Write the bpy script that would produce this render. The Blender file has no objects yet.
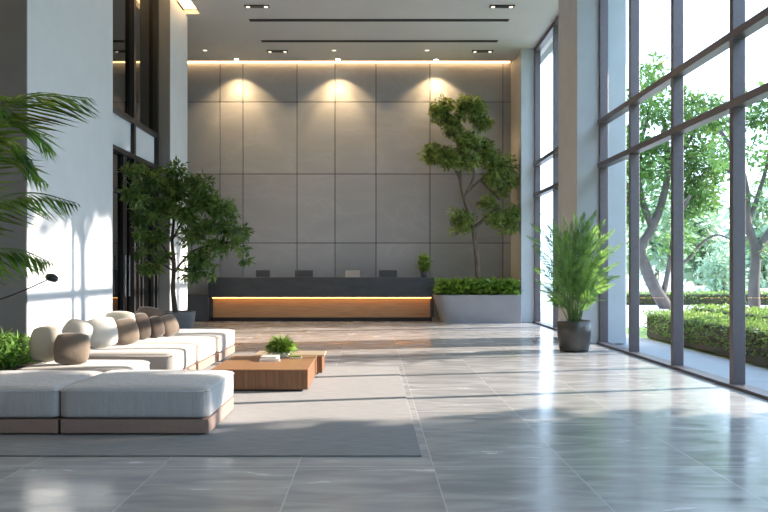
import bpy, bmesh, math, random
from mathutils import Vector, Matrix
import numpy as np
random.seed(7); rng = np.random.default_rng(7)
scene = bpy.context.scene
COL = scene.collection
PI = math.pi

# ------------------------------------------------------------------ camera
cam_d = bpy.data.cameras.new('camera'); cam = bpy.data.objects.new('camera', cam_d); COL.objects.link(cam)
cam.location = (0, 0, 1.3); cam.rotation_euler = (PI/2, 0, 0)
cam_d.sensor_width = 36; cam_d.lens = 700/768*36
cam_d.shift_x = 11/768; cam_d.shift_y = 14/768
cam_d.clip_end = 500
scene.camera = cam
# ------------------------------------------------------------------ world, sun, exposure
w = bpy.data.worlds.new('sky'); scene.world = w; w.use_nodes = True
nt = w.node_tree; bg = nt.nodes['Background']
tc = nt.nodes.new('ShaderNodeTexCoord'); sx = nt.nodes.new('ShaderNodeSeparateXYZ'); cr = nt.nodes.new('ShaderNodeValToRGB')
nt.links.new(tc.outputs['Generated'], sx.inputs[0]); nt.links.new(sx.outputs[2], cr.inputs[0]); nt.links.new(cr.outputs[0], bg.inputs[0])
cr.color_ramp.elements[0].position = 0.0; cr.color_ramp.elements[0].color = (0.63, 0.80, 1.0, 1)
cr.color_ramp.elements[1].position = 0.9; cr.color_ramp.elements[1].color = (0.44, 0.68, 1.0, 1)
bg.inputs[1].default_value = 4.6
sd = bpy.data.lights.new('sun', 'SUN'); sun = bpy.data.objects.new('sun', sd); COL.objects.link(sun)
sun.rotation_euler = Vector((1, 0.19, 0.364)).to_track_quat('Z', 'Y').to_euler()
sun.location = (30, 6, 15)
sd.energy = 15.5; sd.angle = math.radians(0.6); sd.color = (1.0, 0.85, 0.70)
scene.view_settings.view_transform = 'Standard'; scene.view_settings.look = 'None'
scene.view_settings.gamma = 1; scene.view_settings.use_curve_mapping = False
scene.view_settings.exposure = 0.0

# ------------------------------------------------------------------ materials
MATS = {}
def mat(name, col, rough=0.5, metal=0.0, noise=None, bump=None, trans=0.0, spec=0.5, emis=None, sheen=0.0, coords='Object'):
    """noise=(scale, amount, stretch)  bump=(scale, strength, stretch)"""
    m = bpy.data.materials.new(name); m.use_nodes = True; n = m.node_tree; L = n.links.new
    b = n.nodes['Principled BSDF']; b.inputs['Base Color'].default_value = (*col, 1)
    b.inputs['Roughness'].default_value = rough; b.inputs['Metallic'].default_value = metal
    b.inputs['Specular IOR Level'].default_value = spec
    if sheen: b.inputs['Sheen Weight'].default_value = sheen
    t = n.nodes.new('ShaderNodeTexCoord')
    def tex(sc, st, detail=4):
        mp = n.nodes.new('ShaderNodeMapping'); L(t.outputs[coords], mp.inputs[0]); mp.inputs['Scale'].default_value = st
        q = n.nodes.new('ShaderNodeTexNoise'); L(mp.outputs[0], q.inputs[0]); q.inputs['Scale'].default_value = sc; q.inputs['Detail'].default_value = detail
        return q
    if noise:
        q = tex(noise[0], noise[2] if len(noise) > 2 else (1, 1, 1)); r = n.nodes.new('ShaderNodeValToRGB'); L(q.outputs[0], r.inputs[0])
        a = noise[1]; r.color_ramp.elements[0].position = 0.3; r.color_ramp.elements[1].position = 0.7
        c2 = noise[3] if len(noise) > 3 else [c*(1+a) for c in col]
        r.color_ramp.elements[0].color = (*[c*(1-a) for c in col], 1); r.color_ramp.elements[1].color = (*c2, 1)
        L(r.outputs[0], b.inputs['Base Color']); colout = r.outputs[0]
    if bump:
        q = tex(bump[0], bump[2] if len(bump) > 2 else (1, 1, 1)); bp = n.nodes.new('ShaderNodeBump'); L(q.outputs[0], bp.inputs['Height'])
        bp.inputs['Strength'].default_value = bump[1]; bp.inputs['Distance'].default_value = 0.01; L(bp.outputs[0], b.inputs['Normal'])
    if trans:
        tr = n.nodes.new('ShaderNodeBsdfTranslucent'); mx = n.nodes.new('ShaderNodeMixShader'); mx.inputs[0].default_value = trans
        hs = n.nodes.new('ShaderNodeHueSaturation'); hs.inputs['Value'].default_value = 1.7; hs.inputs['Hue'].default_value = 0.485
        hs.inputs['Color'].default_value = (*col, 1)
        if noise: L(colout, hs.inputs['Color'])
        L(hs.outputs[0], tr.inputs[0])
        out = n.nodes['Material Output']; L(b.outputs[0], mx.inputs[1]); L(tr.outputs[0], mx.inputs[2]); L(mx.outputs[0], out.inputs[0])
    if emis:
        b.inputs['Emission Color'].default_value = (*emis[0], 1); b.inputs['Emission Strength'].default_value = emis[1]
    MATS[name] = m; return m

mat('plaster_cool', (0.58, 0.62, 0.665), 0.65, noise=(3, 0.03), spec=0.3)  # on columns and piers, bluish window light is put into this colour
mat('plaster_indoor_lit', (0.56, 0.54, 0.51), 0.6, noise=(3, 0.04))  # column plaster with the indoor light painted in as beige
mat('plaster_grey', (0.165, 0.178, 0.19), 0.6, noise=(2, 0.05))  # plain wall grey; on the piers it is painted shade
mat('ceiling_paint', (0.56, 0.55, 0.55), 0.7, noise=(1.5, 0.03))
mat('dark_void', (0.02, 0.02, 0.022), 0.8)
mat('charcoal_metal', (0.155, 0.137, 0.148), 0.42, 0.35, noise=(20, 0.06))
mat('black_metal', (0.03, 0.032, 0.036), 0.4, 0.5)
mat('desk_stone', (0.05, 0.056, 0.064), 0.35, noise=(2.5, 0.2, (1, 1, 3)))
mat('side_stone', (0.085, 0.09, 0.10), 0.45, noise=(2.5, 0.15))
mat('oak', (0.42, 0.24, 0.12), 0.45, noise=(6, 0.22, (0.35, 2, 9)), bump=(20, 0.15, (0.3, 1, 8)))
mat('walnut_side', (0.20, 0.095, 0.045), 0.4, noise=(22, 0.45, (3.2, 0.6, 0.1)), bump=(30, 0.2, (3, 1, .1)))
mat('walnut_top', (0.36, 0.19, 0.095), 0.33, noise=(7, 0.22, (0.5, 9, 1)), bump=(20, 0.1, (0.5, 9, 1)))
mat('pale_oak', (0.50, 0.40, 0.28), 0.35, noise=(9, 0.12, (0.5, 9, 1)))
mat('concrete', (0.29, 0.30, 0.33), 0.35, noise=(1.2, 0.12, (1, 1, 0.6)), bump=(30, 0.08))
mat('fabric_grey', (0.49, 0.49, 0.50), 0.85, sheen=0.3, noise=(60, 0.04), bump=(7, 1.0, (2.2, 2.2, 0.35)), spec=0.2)
mat('fabric_cream', (0.37, 0.35, 0.33), 0.85, sheen=0.3, noise=(60, 0.03), bump=(5, 0.4), spec=0.2)
mat('plinth_taupe', (0.33, 0.235, 0.20), 0.5, noise=(30, 0.05))
mat('pillow_white', (0.54, 0.53, 0.50), 0.9, sheen=0.3, bump=(9, 0.6), spec=0.2)
mat('pillow_ivory', (0.46, 0.44, 0.37), 0.9, sheen=0.3, bump=(9, 0.6), spec=0.2)
mat('pillow_taupe', (0.17, 0.135, 0.105), 0.9, sheen=0.25, noise=(80, 0.1), bump=(9, 0.5), spec=0.2)
mat('pillow_umber', (0.085, 0.066, 0.054), 0.9, sheen=0.2, noise=(80, 0.1), bump=(9, 0.5), spec=0.2)
mat('piping', (0.12, 0.11, 0.09), 0.8)
mat('pot_brown', (0.10, 0.095, 0.088), 0.35, 0.35, noise=(4, 0.2))
mat('pot_slate', (0.085, 0.095, 0.11), 0.5, noise=(5, 0.1))
mat('pot_white', (0.6, 0.6, 0.58), 0.4)
mat('soil', (0.045, 0.032, 0.022), 0.95, noise=(30, 0.3), bump=(40, 0.8))
mat('bark_grey', (0.16, 0.125, 0.10), 0.9, noise=(14, 0.3, (1, 1, 0.3)), bump=(30, 0.8, (1, 1, 0.3)))
mat('bark_dark', (0.05, 0.042, 0.035), 0.9, noise=(14, 0.3, (1, 1, 0.3)), bump=(30, 0.7, (1, 1, 0.3)))
mat('bark_outdoor', (0.11, 0.095, 0.09), 0.9, noise=(5, 0.3, (1, 1, 0.3)), bump=(10, 0.8, (1, 1, 0.3)))
mat('leaf_ficus', (0.045, 0.15, 0.04), 0.4, noise=(4.5, 0.45, (1, 1, 1), (0.15, 0.25, 0.06)), trans=0.3)
mat('leaf_olive', (0.12, 0.22, 0.05), 0.45, noise=(5, 0.45, (1, 1, 1), (0.36, 0.45, 0.13)), trans=0.3)
mat('leaf_bed', (0.09, 0.24, 0.025), 0.35, noise=(8, 0.7, (1, 1, 1), (0.34, 0.56, 0.10)), trans=0.35)  # light yellow-green noise tone paints bright highlights onto the leaves
mat('leaf_fern', (0.06, 0.19, 0.035), 0.42, noise=(9, 0.5, (1, 1, 1), (0.19, 0.38, 0.08)), trans=0.4)
mat('leaf_palm', (0.035, 0.125, 0.03), 0.35, noise=(5, 0.6, (1, 1, 1), (0.22, 0.42, 0.06)), trans=0.35)
mat('leaf_outdoor', (0.06, 0.17, 0.04), 0.5, noise=(0.9, 0.4, (1, 1, 1), (0.17, 0.33, 0.08)), trans=0.35)
mat('leaf_haze_tint', (0.29, 0.40, 0.27), 0.6, noise=(0.5, 0.2), trans=0.35)  # distance haze painted into the leaf colour
mat('leaf_hedge', (0.12, 0.25, 0.05), 0.5, noise=(5, 0.4, (1, 1, 1), (0.26, 0.42, 0.10)), trans=0.3)
mat('stem_green', (0.12, 0.22, 0.06), 0.5)
mat('hedge_core', (0.045, 0.05, 0.025), 0.95, noise=(12, 0.4))
mat('paving', (0.36, 0.38, 0.41), 0.7, noise=(3, 0.08))
mat('pale_path', (0.62, 0.62, 0.60), 0.8, noise=(2, 0.06))
mat('grass', (0.18, 0.30, 0.08), 0.9, noise=(6, 0.3), bump=(60, 0.8))
mat('kerb_stone', (0.17, 0.13, 0.11), 0.8, noise=(20, 0.3))
mat('book_white', (0.70, 0.69, 0.66), 0.5); mat('book_page', (0.75, 0.72, 0.64), 0.8, bump=(80, 0.5, (.1, .1, 4)))
mat('book_olive', (0.27, 0.27, 0.06), 0.5)
mat('screen_grey', (0.10, 0.10, 0.105), 0.45); mat('screen_silver', (0.45, 0.45, 0.46), 0.35, 0.3)
mat('lamp_trim', (0.7, 0.7, 0.68), 0.4)
mat('chrome', (0.5, 0.5, 0.5), 0.2, 0.9)
def emi(name, col, s):
    m = bpy.data.materials.new(name); m.use_nodes = True; n = m.node_tree
    n.nodes.remove(n.nodes['Principled BSDF']); e = n.nodes.new('ShaderNodeEmission'); e.inputs[0].default_value = (*col, 1); e.inputs[1].default_value = s
    n.links.new(e.outputs[0], n.nodes['Material Output'].inputs[0]); MATS[name] = m
emi('led_warm', (1.0, 0.62, 0.28), 7)
emi('led_warm_wall', (1.0, 0.60, 0.27), 9)
emi('led_desk', (1.0, 0.47, 0.13), 9)
emi('lamp_warm', (1.0, 0.88, 0.7), 1.6)
emi('lamp_bright', (1.0, 0.85, 0.6), 40)

# glass : clear pane that reflects by Fresnel
def glass(name, tint, refl=1.0):
    m = bpy.data.materials.new(name); m.use_nodes = True; n = m.node_tree; n.nodes.remove(n.nodes['Principled BSDF'])
    tr = n.nodes.new('ShaderNodeBsdfTransparent'); tr.inputs[0].default_value = (*tint, 1)
    gl = n.nodes.new('ShaderNodeBsdfGlossy'); gl.inputs['Roughness'].default_value = 0.01
    fr = n.nodes.new('ShaderNodeFresnel'); fr.inputs[0].default_value = 1.45
    mu = n.nodes.new('ShaderNodeMath'); mu.operation = 'MULTIPLY'; mu.inputs[1].default_value = refl
    mx = n.nodes.new('ShaderNodeMixShader'); L = n.links.new
    L(fr.outputs[0], mu.inputs[0]); L(mu.outputs[0], mx.inputs[0]); L(tr.outputs[0], mx.inputs[1]); L(gl.outputs[0], mx.inputs[2])
    L(mx.outputs[0], n.nodes['Material Output'].inputs[0]); MATS[name] = m
glass('pane_clear', (0.985, 0.99, 1.0), 0.06)
glass('pane_dark', (0.50, 0.50, 0.50), 1.6)

def floor_mat():
    m = bpy.data.materials.new('floor_stone'); m.use_nodes = True; n = m.node_tree; L = n.links.new
    b = n.nodes['Principled BSDF']; t = n.nodes.new('ShaderNodeTexCoord')
    sp = n.nodes.new('ShaderNodeSeparateXYZ'); L(t.outputs['Object'], sp.inputs[0])
    def M(op, a, c=None):
        q = n.nodes.new('ShaderNodeMath'); q.operation = op
        for i, v in enumerate((a, c)):
            if v is None: continue
            if isinstance(v, (int, float)): q.inputs[i].default_value = v
            else: L(v, q.inputs[i])
        return q.outputs[0]
    def line(v, off, size, wid):
        u = M('FRACT', M('DIVIDE', M('ADD', v, off), size))
        d = M('ABSOLUTE', M('SUBTRACT', u, 0.5))
        return M('GREATER_THAN', d, 0.5-wid/size/2)
    gx = line(sp.outputs[0], -0.4+90, 0.9, 0.008); gy = line(sp.outputs[1], -4.63+180, 1.8, 0.012)
    g = M('MAXIMUM', gx, gy)
    # tile id -> offset so that the veins break at the joints
    ix = M('FLOOR', M('DIVIDE', M('ADD', sp.outputs[0], -0.4+90), 0.9)); iy = M('FLOOR', M('DIVIDE', M('ADD', sp.outputs[1], -4.63+180), 1.8))
    cb = n.nodes.new('ShaderNodeCombineXYZ'); L(sp.outputs[0], cb.inputs[0]); L(sp.outputs[1], cb.inputs[1]); L(M('MULTIPLY', M('ADD', ix, M('MULTIPLY', iy, 7.3)), 3.7), cb.inputs[2])
    mp = n.nodes.new('ShaderNodeMapping'); L(cb.outputs[0], mp.inputs[0]); mp.inputs['Scale'].default_value = (1.1, 4.6, 1); mp.inputs['Rotation'].default_value = (0, 0, 0.12)
    q = n.nodes.new('ShaderNodeTexNoise'); L(mp.outputs[0], q.inputs[0]); q.inputs['Scale'].default_value = 1.5; q.inputs['Detail'].default_value = 8; q.inputs['Distortion'].default_value = 0.8
    r = n.nodes.new('ShaderNodeValToRGB'); L(q.outputs[0], r.inputs[0]); e = r.color_ramp.elements
    e[0].position = 0.32; e[0].color = (0.35, 0.352, 0.36, 1); e[1].position = 0.7; e[1].color = (0.52, 0.52, 0.52, 1)
    k = e.new(0.5); k.color = (0.43, 0.43, 0.43, 1)
    mx = n.nodes.new('ShaderNodeMix'); mx.data_type = 'RGBA'; L(g, mx.inputs[0]); L(r.outputs[0], mx.inputs[6]); mx.inputs[7].default_value = (0.58, 0.58, 0.58, 1)
    L(mx.outputs[2], b.inputs['Base Color'])
    rr = n.nodes.new('ShaderNodeMapRange'); L(q.outputs[0], rr.inputs[0]); rr.inputs[1].default_value = 0.3; rr.inputs[2].default_value = 0.7; rr.inputs[3].default_value = 0.10; rr.inputs[4].default_value = 0.28
    L(rr.outputs[0], b.inputs['Roughness']); b.inputs['Specular IOR Level'].default_value = 0.5
    bq = n.nodes.new('ShaderNodeTexNoise'); L(t.outputs['Object'], bq.inputs[0]); bq.inputs['Scale'].default_value = 3.5; bq.inputs['Detail'].default_value = 3
    bp = n.nodes.new('ShaderNodeBump'); L(bq.outputs[0], bp.inputs['Height']); bp.inputs['Strength'].default_value = 0.11; bp.inputs['Distance'].default_value = 0.02
    L(bp.outputs[0], b.inputs['Normal'])
    MATS['floor_stone'] = m
floor_mat()
def panel_mat():
    m = bpy.data.materials.new('wall_stone'); m.use_nodes = True; n = m.node_tree; L = n.links.new
    b = n.nodes['Principled BSDF']; t = n.nodes.new('ShaderNodeTexCoord'); g = n.nodes.new('ShaderNodeNewGeometry')
    mp = n.nodes.new('ShaderNodeMapping'); L(t.outputs['Object'], mp.inputs[0]); mp.inputs['Rotation'].default_value = (0, 0.5, 0); mp.inputs['Scale'].default_value = (0.5, 1, 1.1)
    q = n.nodes.new('ShaderNodeTexNoise'); L(mp.outputs[0], q.inputs[0]); q.inputs['Scale'].default_value = 1.1; q.inputs['Detail'].default_value = 9; q.inputs['Distortion'].default_value = 1.2
    s = n.nodes.new('ShaderNodeMath'); s.operation = 'SUBTRACT'; L(q.outputs[0], s.inputs[0]); s.inputs[1].default_value = 0.5
    a = n.nodes.new('ShaderNodeMath'); a.operation = 'ABSOLUTE'; L(s.outputs[0], a.inputs[0])
    r = n.nodes.new('ShaderNodeValToRGB'); L(a.outputs[0], r.inputs[0]); e = r.color_ramp.elements
    e[0].position = 0; e[0].color = (0.39, 0.395, 0.41, 1); e[1].position = 0.02; e[1].color = (0.365, 0.37, 0.385, 1)
    k = e.new(0.3); k.color = (0.325, 0.33, 0.345, 1)
    hs = n.nodes.new('ShaderNodeHueSaturation'); L(r.outputs[0], hs.inputs['Color'])
    mr = n.nodes.new('ShaderNodeMapRange'); L(g.outputs['Random Per Island'], mr.inputs[0]); mr.inputs[3].default_value = 0.88; mr.inputs[4].default_value = 1.12
    L(mr.outputs[0], hs.inputs['Value']); L(hs.outputs[0], b.inputs['Base Color']); b.inputs['Roughness'].default_value = 0.42
    MATS['wall_stone'] = m
panel_mat()
def rug_mat():
    m = bpy.data.materials.new('rug_wool'); m.use_nodes = True; n = m.node_tree; L = n.links.new
    b = n.nodes['Principled BSDF']; t = n.nodes.new('ShaderNodeTexCoord'); mp = n.nodes.new('ShaderNodeMapping'); L(t.outputs['Object'], mp.inputs[0])
    mp.inputs['Scale'].default_value = (1, 18, 1)
    q = n.nodes.new('ShaderNodeTexNoise'); L(mp.outputs[0], q.inputs[0]); q.inputs['Scale'].default_value = 6; q.inputs['Detail'].default_value = 6
    r = n.nodes.new('ShaderNodeValToRGB'); L(q.outputs[0], r.inputs[0]); e = r.color_ramp.elements
    e[0].position = 0.3; e[0].color = (0.15, 0.152, 0.16, 1); e[1].position = 0.7; e[1].color = (0.29, 0.287, 0.285, 1)
    L(r.outputs[0], b.inputs['Base Color']); b.inputs['Roughness'].default_value = 0.9; b.inputs['Sheen Weight'].default_value = 0.2
    w_ = n.nodes.new('ShaderNodeTexWave'); L(t.outputs['Object'], w_.inputs[0]); w_.inputs['Scale'].default_value = 40; w_.bands_direction = 'Y'
    bp = n.nodes.new('ShaderNodeBump'); L(w_.outputs[0], bp.inputs['Height']); bp.inputs['Strength'].default_value = 0.4; bp.inputs['Distance'].default_value = 0.004
    L(bp.outputs[0], b.inputs['Normal']); MATS['rug_wool'] = m
rug_mat()

# ------------------------------------------------------------------ helpers
def link(name, me, m, parent=None, smooth=False):
    o = bpy.data.objects.new(name, me); COL.objects.link(o)
    if m: me.materials.append(MATS[m])
    if parent: o.parent = parent
    if smooth: me.polygons.foreach_set('use_smooth', [True]*len(me.polygons))
    return o
def from_bm(name, bm, m, parent=None, smooth=False, origin=None):
    if origin is not None: bmesh.ops.translate(bm, verts=bm.verts, vec=-Vector(origin))
    me = bpy.data.meshes.new(name); bm.to_mesh(me); bm.free()
    o = link(name, me, m, parent, smooth)
    if origin is not None: o.location = origin
    return o
def add_box(bm, x0, x1, y0, y1, z0, z1, bev=0, seg=2):
    r = bmesh.ops.create_cube(bm, size=1)
    vs = r['verts']
    for v in vs:
        v.co = Vector(((x0+x1)/2+v.co.x*(x1-x0), (y0+y1)/2+v.co.y*(y1-y0), (z0+z1)/2+v.co.z*(z1-z0)))
    if bev:
        es = list({e for v in vs for e in v.link_edges})
        bmesh.ops.bevel(bm, geom=es, offset=bev, segments=seg, profile=0.5, affect='EDGES')
def box(name, x0, x1, y0, y1, z0, z1, m, parent=None, bev=0, seg=2, smooth=False):
    bm = bmesh.new(); add_box(bm, x0, x1, y0, y1, z0, z1, bev, seg); return from_bm(name, bm, m, parent, smooth)
def thing(name, label, cat, loc=(0, 0, 0), group=None):
    o = bpy.data.objects.new(name, None); COL.objects.link(o); o.location = loc; o.empty_display_size = 0.1
    return tag(o, label, cat, group)
def tag(o, label, cat, group=None, kind=None):
    if label: o['label'] = label
    if cat: o['category'] = cat
    if group: o['group'] = group
    if kind: o['kind'] = kind
    return o
def struct(o): o['kind'] = 'structure'; return o
def lathe(bm, prof, seg=32, c=(0, 0, 0), cap=True):
    rings = []
    for r, z in prof:
        rings.append([bm.verts.new((c[0]+r*math.cos(2*PI*k/seg), c[1]+r*math.sin(2*PI*k/seg), c[2]+z)) for k in range(seg)])
    for a, b in zip(rings, rings[1:]):
        for k in range(seg): bm.faces.new((a[k], a[(k+1) % seg], b[(k+1) % seg], b[k]))
    if cap: bm.faces.new(rings[0][::-1]); bm.faces.new(rings[-1])
def catmull(pts, n=6):
    P = [Vector(p) for p in pts]; P = [P[0]*2-P[1]]+P+[P[-1]*2-P[-2]]; out = []
    for i in range(1, len(P)-2):
        for k in range(n):
            t = k/n; a, b, c, d = P[i-1:i+3]
            out.append(0.5*((2*b)+(c-a)*t+(2*a-5*b+4*c-d)*t*t+(3*b-a-3*c+d)*t**3))
    out.append(P[-2]); return out
def tube(bm, pts, r0, r1, seg=7, n=5):
    pts = catmull(pts, n); N = len(pts); prev = None; up = Vector((0.3, 1, 0.1)).normalized()
    for i, p in enumerate(pts):
        d = (pts[min(i+1, N-1)]-pts[max(i-1, 0)]).normalized(); s = d.cross(up)
        if s.length < 1e-3: s = d.cross(Vector((1, 0, 0)))
        s.normalize(); u = s.cross(d).normalized(); r = r0+(r1-r0)*i/(N-1)
        ring = [bm.verts.new(p+(s*math.cos(2*PI*k/seg)+u*math.sin(2*PI*k/seg))*r) for k in range(seg)]
        if prev:
            for k in range(seg): bm.faces.new((prev[k], prev[(k+1) % seg], ring[(k+1) % seg], ring[k]))
        else: bm.faces.new(ring[::-1])
        prev = ring
    bm.faces.new(prev)
# leaves as folded blades: vertices from numpy
def leaf_mesh(name, base, direc, normal, length, width, m, parent=None, curl=0.15):
    """base, direc, normal : (N,3); length,width : (N,)"""
    N = len(base); d = direc/np.linalg.norm(direc, axis=1)[:, None]
    s = np.cross(d, normal); s /= (np.linalg.norm(s, axis=1)[:, None]+1e-9); nn = np.cross(s, d)
    L = length[:, None]; W = width[:, None]
    v = np.empty((N, 6, 3))
    v[:, 0] = base; v[:, 1] = base+d*L*0.4+s*W/2+nn*W*0.18; v[:, 2] = base+d*L*0.42-nn*0*W
    v[:, 3] = base+d*L*0.4-s*W/2+nn*W*0.18; v[:, 4] = base+d*L-nn*L*curl; v[:, 5] = base+d*L*0.72-nn*L*curl*0.35
    f = np.array([[0, 1, 2], [0, 2, 3], [1, 4, 5], [1, 5, 2], [3, 2, 5], [3, 5, 4]])
    faces = (f[None]+np.arange(N)[:, None, None]*6).reshape(-1, 3)
    me = bpy.data.meshes.new(name); me.vertices.add(N*6); me.vertices.foreach_set('co', v.reshape(-1))
    me.loops.add(faces.size); me.loops.foreach_set('vertex_index', faces.reshape(-1).astype(np.int32))
    me.polygons.add(len(faces)); me.polygons.foreach_set('loop_start', np.arange(0, faces.size, 3, dtype=np.int32))
    me.update(calc_edges=True); me.validate()
    return link(name, me, m, parent)
def rand_dirs(n):
    d = rng.normal(size=(n, 3)); return d/np.linalg.norm(d, axis=1)[:, None]
def clump_leaves(name, clumps, per_vol, size, m, parent, clip=None, up=0.3, aspect=0.45, shell=0.45, maxn=60000, sub=0.22):
    """clumps: (x,y,z,rx,ry,rz). Leaves gather in tufts inside each ellipsoid."""
    B, D = [], []
    for (x, y, z, rx, ry, rz) in clumps:
        vol = rx*ry*rz*4.2; nt_ = max(4, int(per_vol*vol)); per = 14
        o = rand_dirs(nt_); rad = (shell+(1-shell)*rng.random(nt_)**0.7)[:, None]
        c = np.array([x, y, z])+o*rad*np.array([rx, ry, rz])
        tuft = sub*(0.6+0.8*rng.random((nt_, 1)))
        off = rand_dirs(nt_*per).reshape(nt_, per, 3)*(rng.random((nt_, per, 1))**0.5)*tuft[:, None]
        off[:, :, 2] *= 0.6
        b = (c[:, None]+off).reshape(-1, 3)
        dd = (off*2.2/ tuft[:, None]+o[:, None]*0.6+rng.normal(size=off.shape)*0.5).reshape(-1, 3); dd[:, 2] += -0.15+up*0.3
        B.append(b); D.append(dd)
    B = np.concatenate(B); D = np.concatenate(D)
    if clip: k = clip(B); B, D = B[k], D[k]
    if len(B) > maxn: k = rng.choice(len(B), maxn, replace=False); B, D = B[k], D[k]
    n = len(B); nor = rng.normal(size=(n, 3))*0.6; nor[:, 2] += 1
    ln = size*(0.7+0.6*rng.random(n))
    return leaf_mesh(name, B, D, nor, ln, ln*aspect, m, parent)
def local(parent, *objs):
    for o in objs: o.location = o.location-parent.location
def frond(B, D, N_, Ls, Ws, pts, n, leaf_len, width, ang=0.9, droop=0.25, plane=None, start=0.12):
    """leaflets left and right of a rachis"""
    P = catmull(pts, 8); M_ = len(P)
    for i in range(n):
        t = start+(1-start)*i/(n-1); f = t*(M_-1); k = min(int(f), M_-2); p = P[k].lerp(P[k+1], f-k)
        d = (P[k+1]-P[k]).normalized()
        side = d.cross(plane if plane else Vector((0, 0, 1)))
        if side.length < 1e-3: side = Vector((1, 0, 0))
        side.normalize()
        prof = math.sin(PI*min(1, 0.18+t*0.80))**0.7
        for s in (-1, 1):
            a = ang*(1-0.55*t)
            dd = d*math.cos(a)+side*s*math.sin(a)+Vector((0, 0, -droop))+Vector([random.gauss(0, 0.05) for _ in range(3)])
            B.append(p); D.append(dd); N_.append(side.cross(d)*(1)+Vector((0, 0, 0.4))); Ls.append(leaf_len*prof*random.uniform(.88, 1.1)); Ws.append(width*(0.6+0.5*prof))
def frond_obj(name, fr, m, parent, curl=0.18):
    B, D, N_, Ls, Ws = fr
    return leaf_mesh(name, np.array(B), np.array(D), np.array(N_), np.array(Ls), np.array(Ws), m, parent, curl)

XR, XL, YB, ZC = 4.0, -4.0, 18.6, 6.77
F = 700.0
def PX(px, Y): return (px-373)/F*Y
def PZ(py, Y): return 1.3+(270-py)/F*Y

# ================================================================== STRUCTURE
fl = box('floor', -8.5, 4.06, -4, 18.8, -0.2, 0, 'floor_stone'); struct(fl)
# back wall: stone panels with open joints on a dark backing
bm = bmesh.new()
xs = [-6.2, PX(220, YB), PX(243, YB), PX(297, YB), PX(335, YB), PX(376, YB), PX(430, YB), PX(503, YB), 4.1]
zs = [0, PZ(243, YB), PZ(174, YB), PZ(102, YB), ZC+0.25]
for i in range(len(xs)-1):
    for j in range(len(zs)-1):
        g = 0.009; add_box(bm, xs[i]+g, xs[i+1]-g, YB, YB+0.03, zs[j]+g, zs[j+1]-g, 0.003, 1)
wb = from_bm('wall_back', bm, 'wall_stone'); struct(wb)
add_ = box('wall_back_core', -8.6, 4.1, YB+0.03, YB+0.3, -0.2, ZC+0.6, 'dark_void'); add_.name = 'trim_1'; struct(add_)
# ceiling with light slots
bm = bmesh.new()
CS0, CS1 = -4.18, -3.70     # side cove
add_box(bm, CS1, 4.3, -4, 18.33, ZC, ZC+0.09)
add_box(bm, -8.6, CS0, -4, 18.33, ZC, ZC+0.09)
add_box(bm, CS0, CS1, 14.96, 18.33, ZC, ZC+0.09)
add_box(bm, -8.6, 4.9, -4, 18.9, ZC+0.36, ZC+0.5)
add_box(bm, CS1-0.001, CS1+0.03, -4, 14.96, ZC+0.05, ZC+0.36)
add_box(bm, CS0-0.03, CS0, -4, 14.96, ZC+0.05, ZC+0.36)
ce = from_bm('ceiling', bm, 'ceiling_paint'); struct(ce)
# columns on the window side
def column(name, x0, x1, y0, y1, front='plaster_cool', side='plaster_indoor_lit'):
    bm = bmesh.new(); add_box(bm, x0, x1, y0, y1, 0, ZC, 0.01, 1)
    me = bpy.data.meshes.new(name); bm.to_mesh(me); bm.free(); o = link(name, me, front); me.materials.append(MATS[side])
    for p in me.polygons:
        if abs(p.normal.x) > 0.9: p.material_index = 1  # side faces coloured for indoor light, front for window light
    return struct(o)
column('trim_2', 3.60, 4.47, 12.35, 13.6)
column('trim_3', 3.66, 4.13, 17.3, YB)
# left side : wall behind the palm, big pier, glazed bay, pilaster, recess
struct(box('wall_left', -8.6, -5.6, -4, 8.09, 0, ZC, 'plaster_grey'))
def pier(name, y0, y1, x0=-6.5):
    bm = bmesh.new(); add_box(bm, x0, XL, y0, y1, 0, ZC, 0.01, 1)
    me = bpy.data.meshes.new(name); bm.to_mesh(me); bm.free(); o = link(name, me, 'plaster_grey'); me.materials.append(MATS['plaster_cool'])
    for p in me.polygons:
        if p.normal.x > 0.9: p.material_index = 1  # room face coloured as window-lit, the other faces as shaded
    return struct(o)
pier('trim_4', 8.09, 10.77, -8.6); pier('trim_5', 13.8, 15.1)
struct(box('wall_left_far', -8.6, -6.2, 15.1, YB, 0, ZC, 'plaster_grey'))
bm = bmesh.new()
add_box(bm, -8.6, -8.4, 10.77, 15.1, 0, ZC); 
add_box(bm, -8.4, -6.5, 13.8, 15.1, 0, ZC)
o = from_bm('wall_left_inner', bm, 'plaster_grey'); struct(o)
struct(box('wall_rear', -8.6, 4.6, -4.3, -4, 0, ZC, 'plaster_grey'))

# right curtain wall --------------------------------------------------------
def curtain(name, y0, y1, muls, endm=0.1):
    root = bpy.data.objects.new(name, None); COL.objects.link(root); root.location = (XR, y0, 0); struct(root)
    bm = bmesh.new(); xa, xb = XR-0.02, XR+0.12
    for y in muls: add_box(bm, xa, xb, y-0.04, y+0.04, 0, ZC, 0.004, 1)
    fr = from_bm('window_frame', bm, 'charcoal_metal', root); local(root, fr)
    bm = bmesh.new()
    for z in (3.14, 3.90): add_box(bm, xa-0.02, xb-0.01, y0, y1, z-0.045, z+0.045, 0.004, 1)
    t = from_bm('transom', bm, 'charcoal_metal', root); local(root, t)
    s = box('window_sill', XR-0.06, XR+0.14, y0, y1, 0, 0.035, 'charcoal_metal', root, 0.004, 1); local(root, s)
    h = box('window_head', XR-0.02, XR+0.12, y0, y1, ZC-0.1, ZC, 'charcoal_metal', root, 0.004, 1); local(root, h)
    g = box('pane', XR+0.05, XR+0.056, y0, y1, 0.035, ZC-0.1, 'pane_clear', root); local(root, g)
    return root
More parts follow.
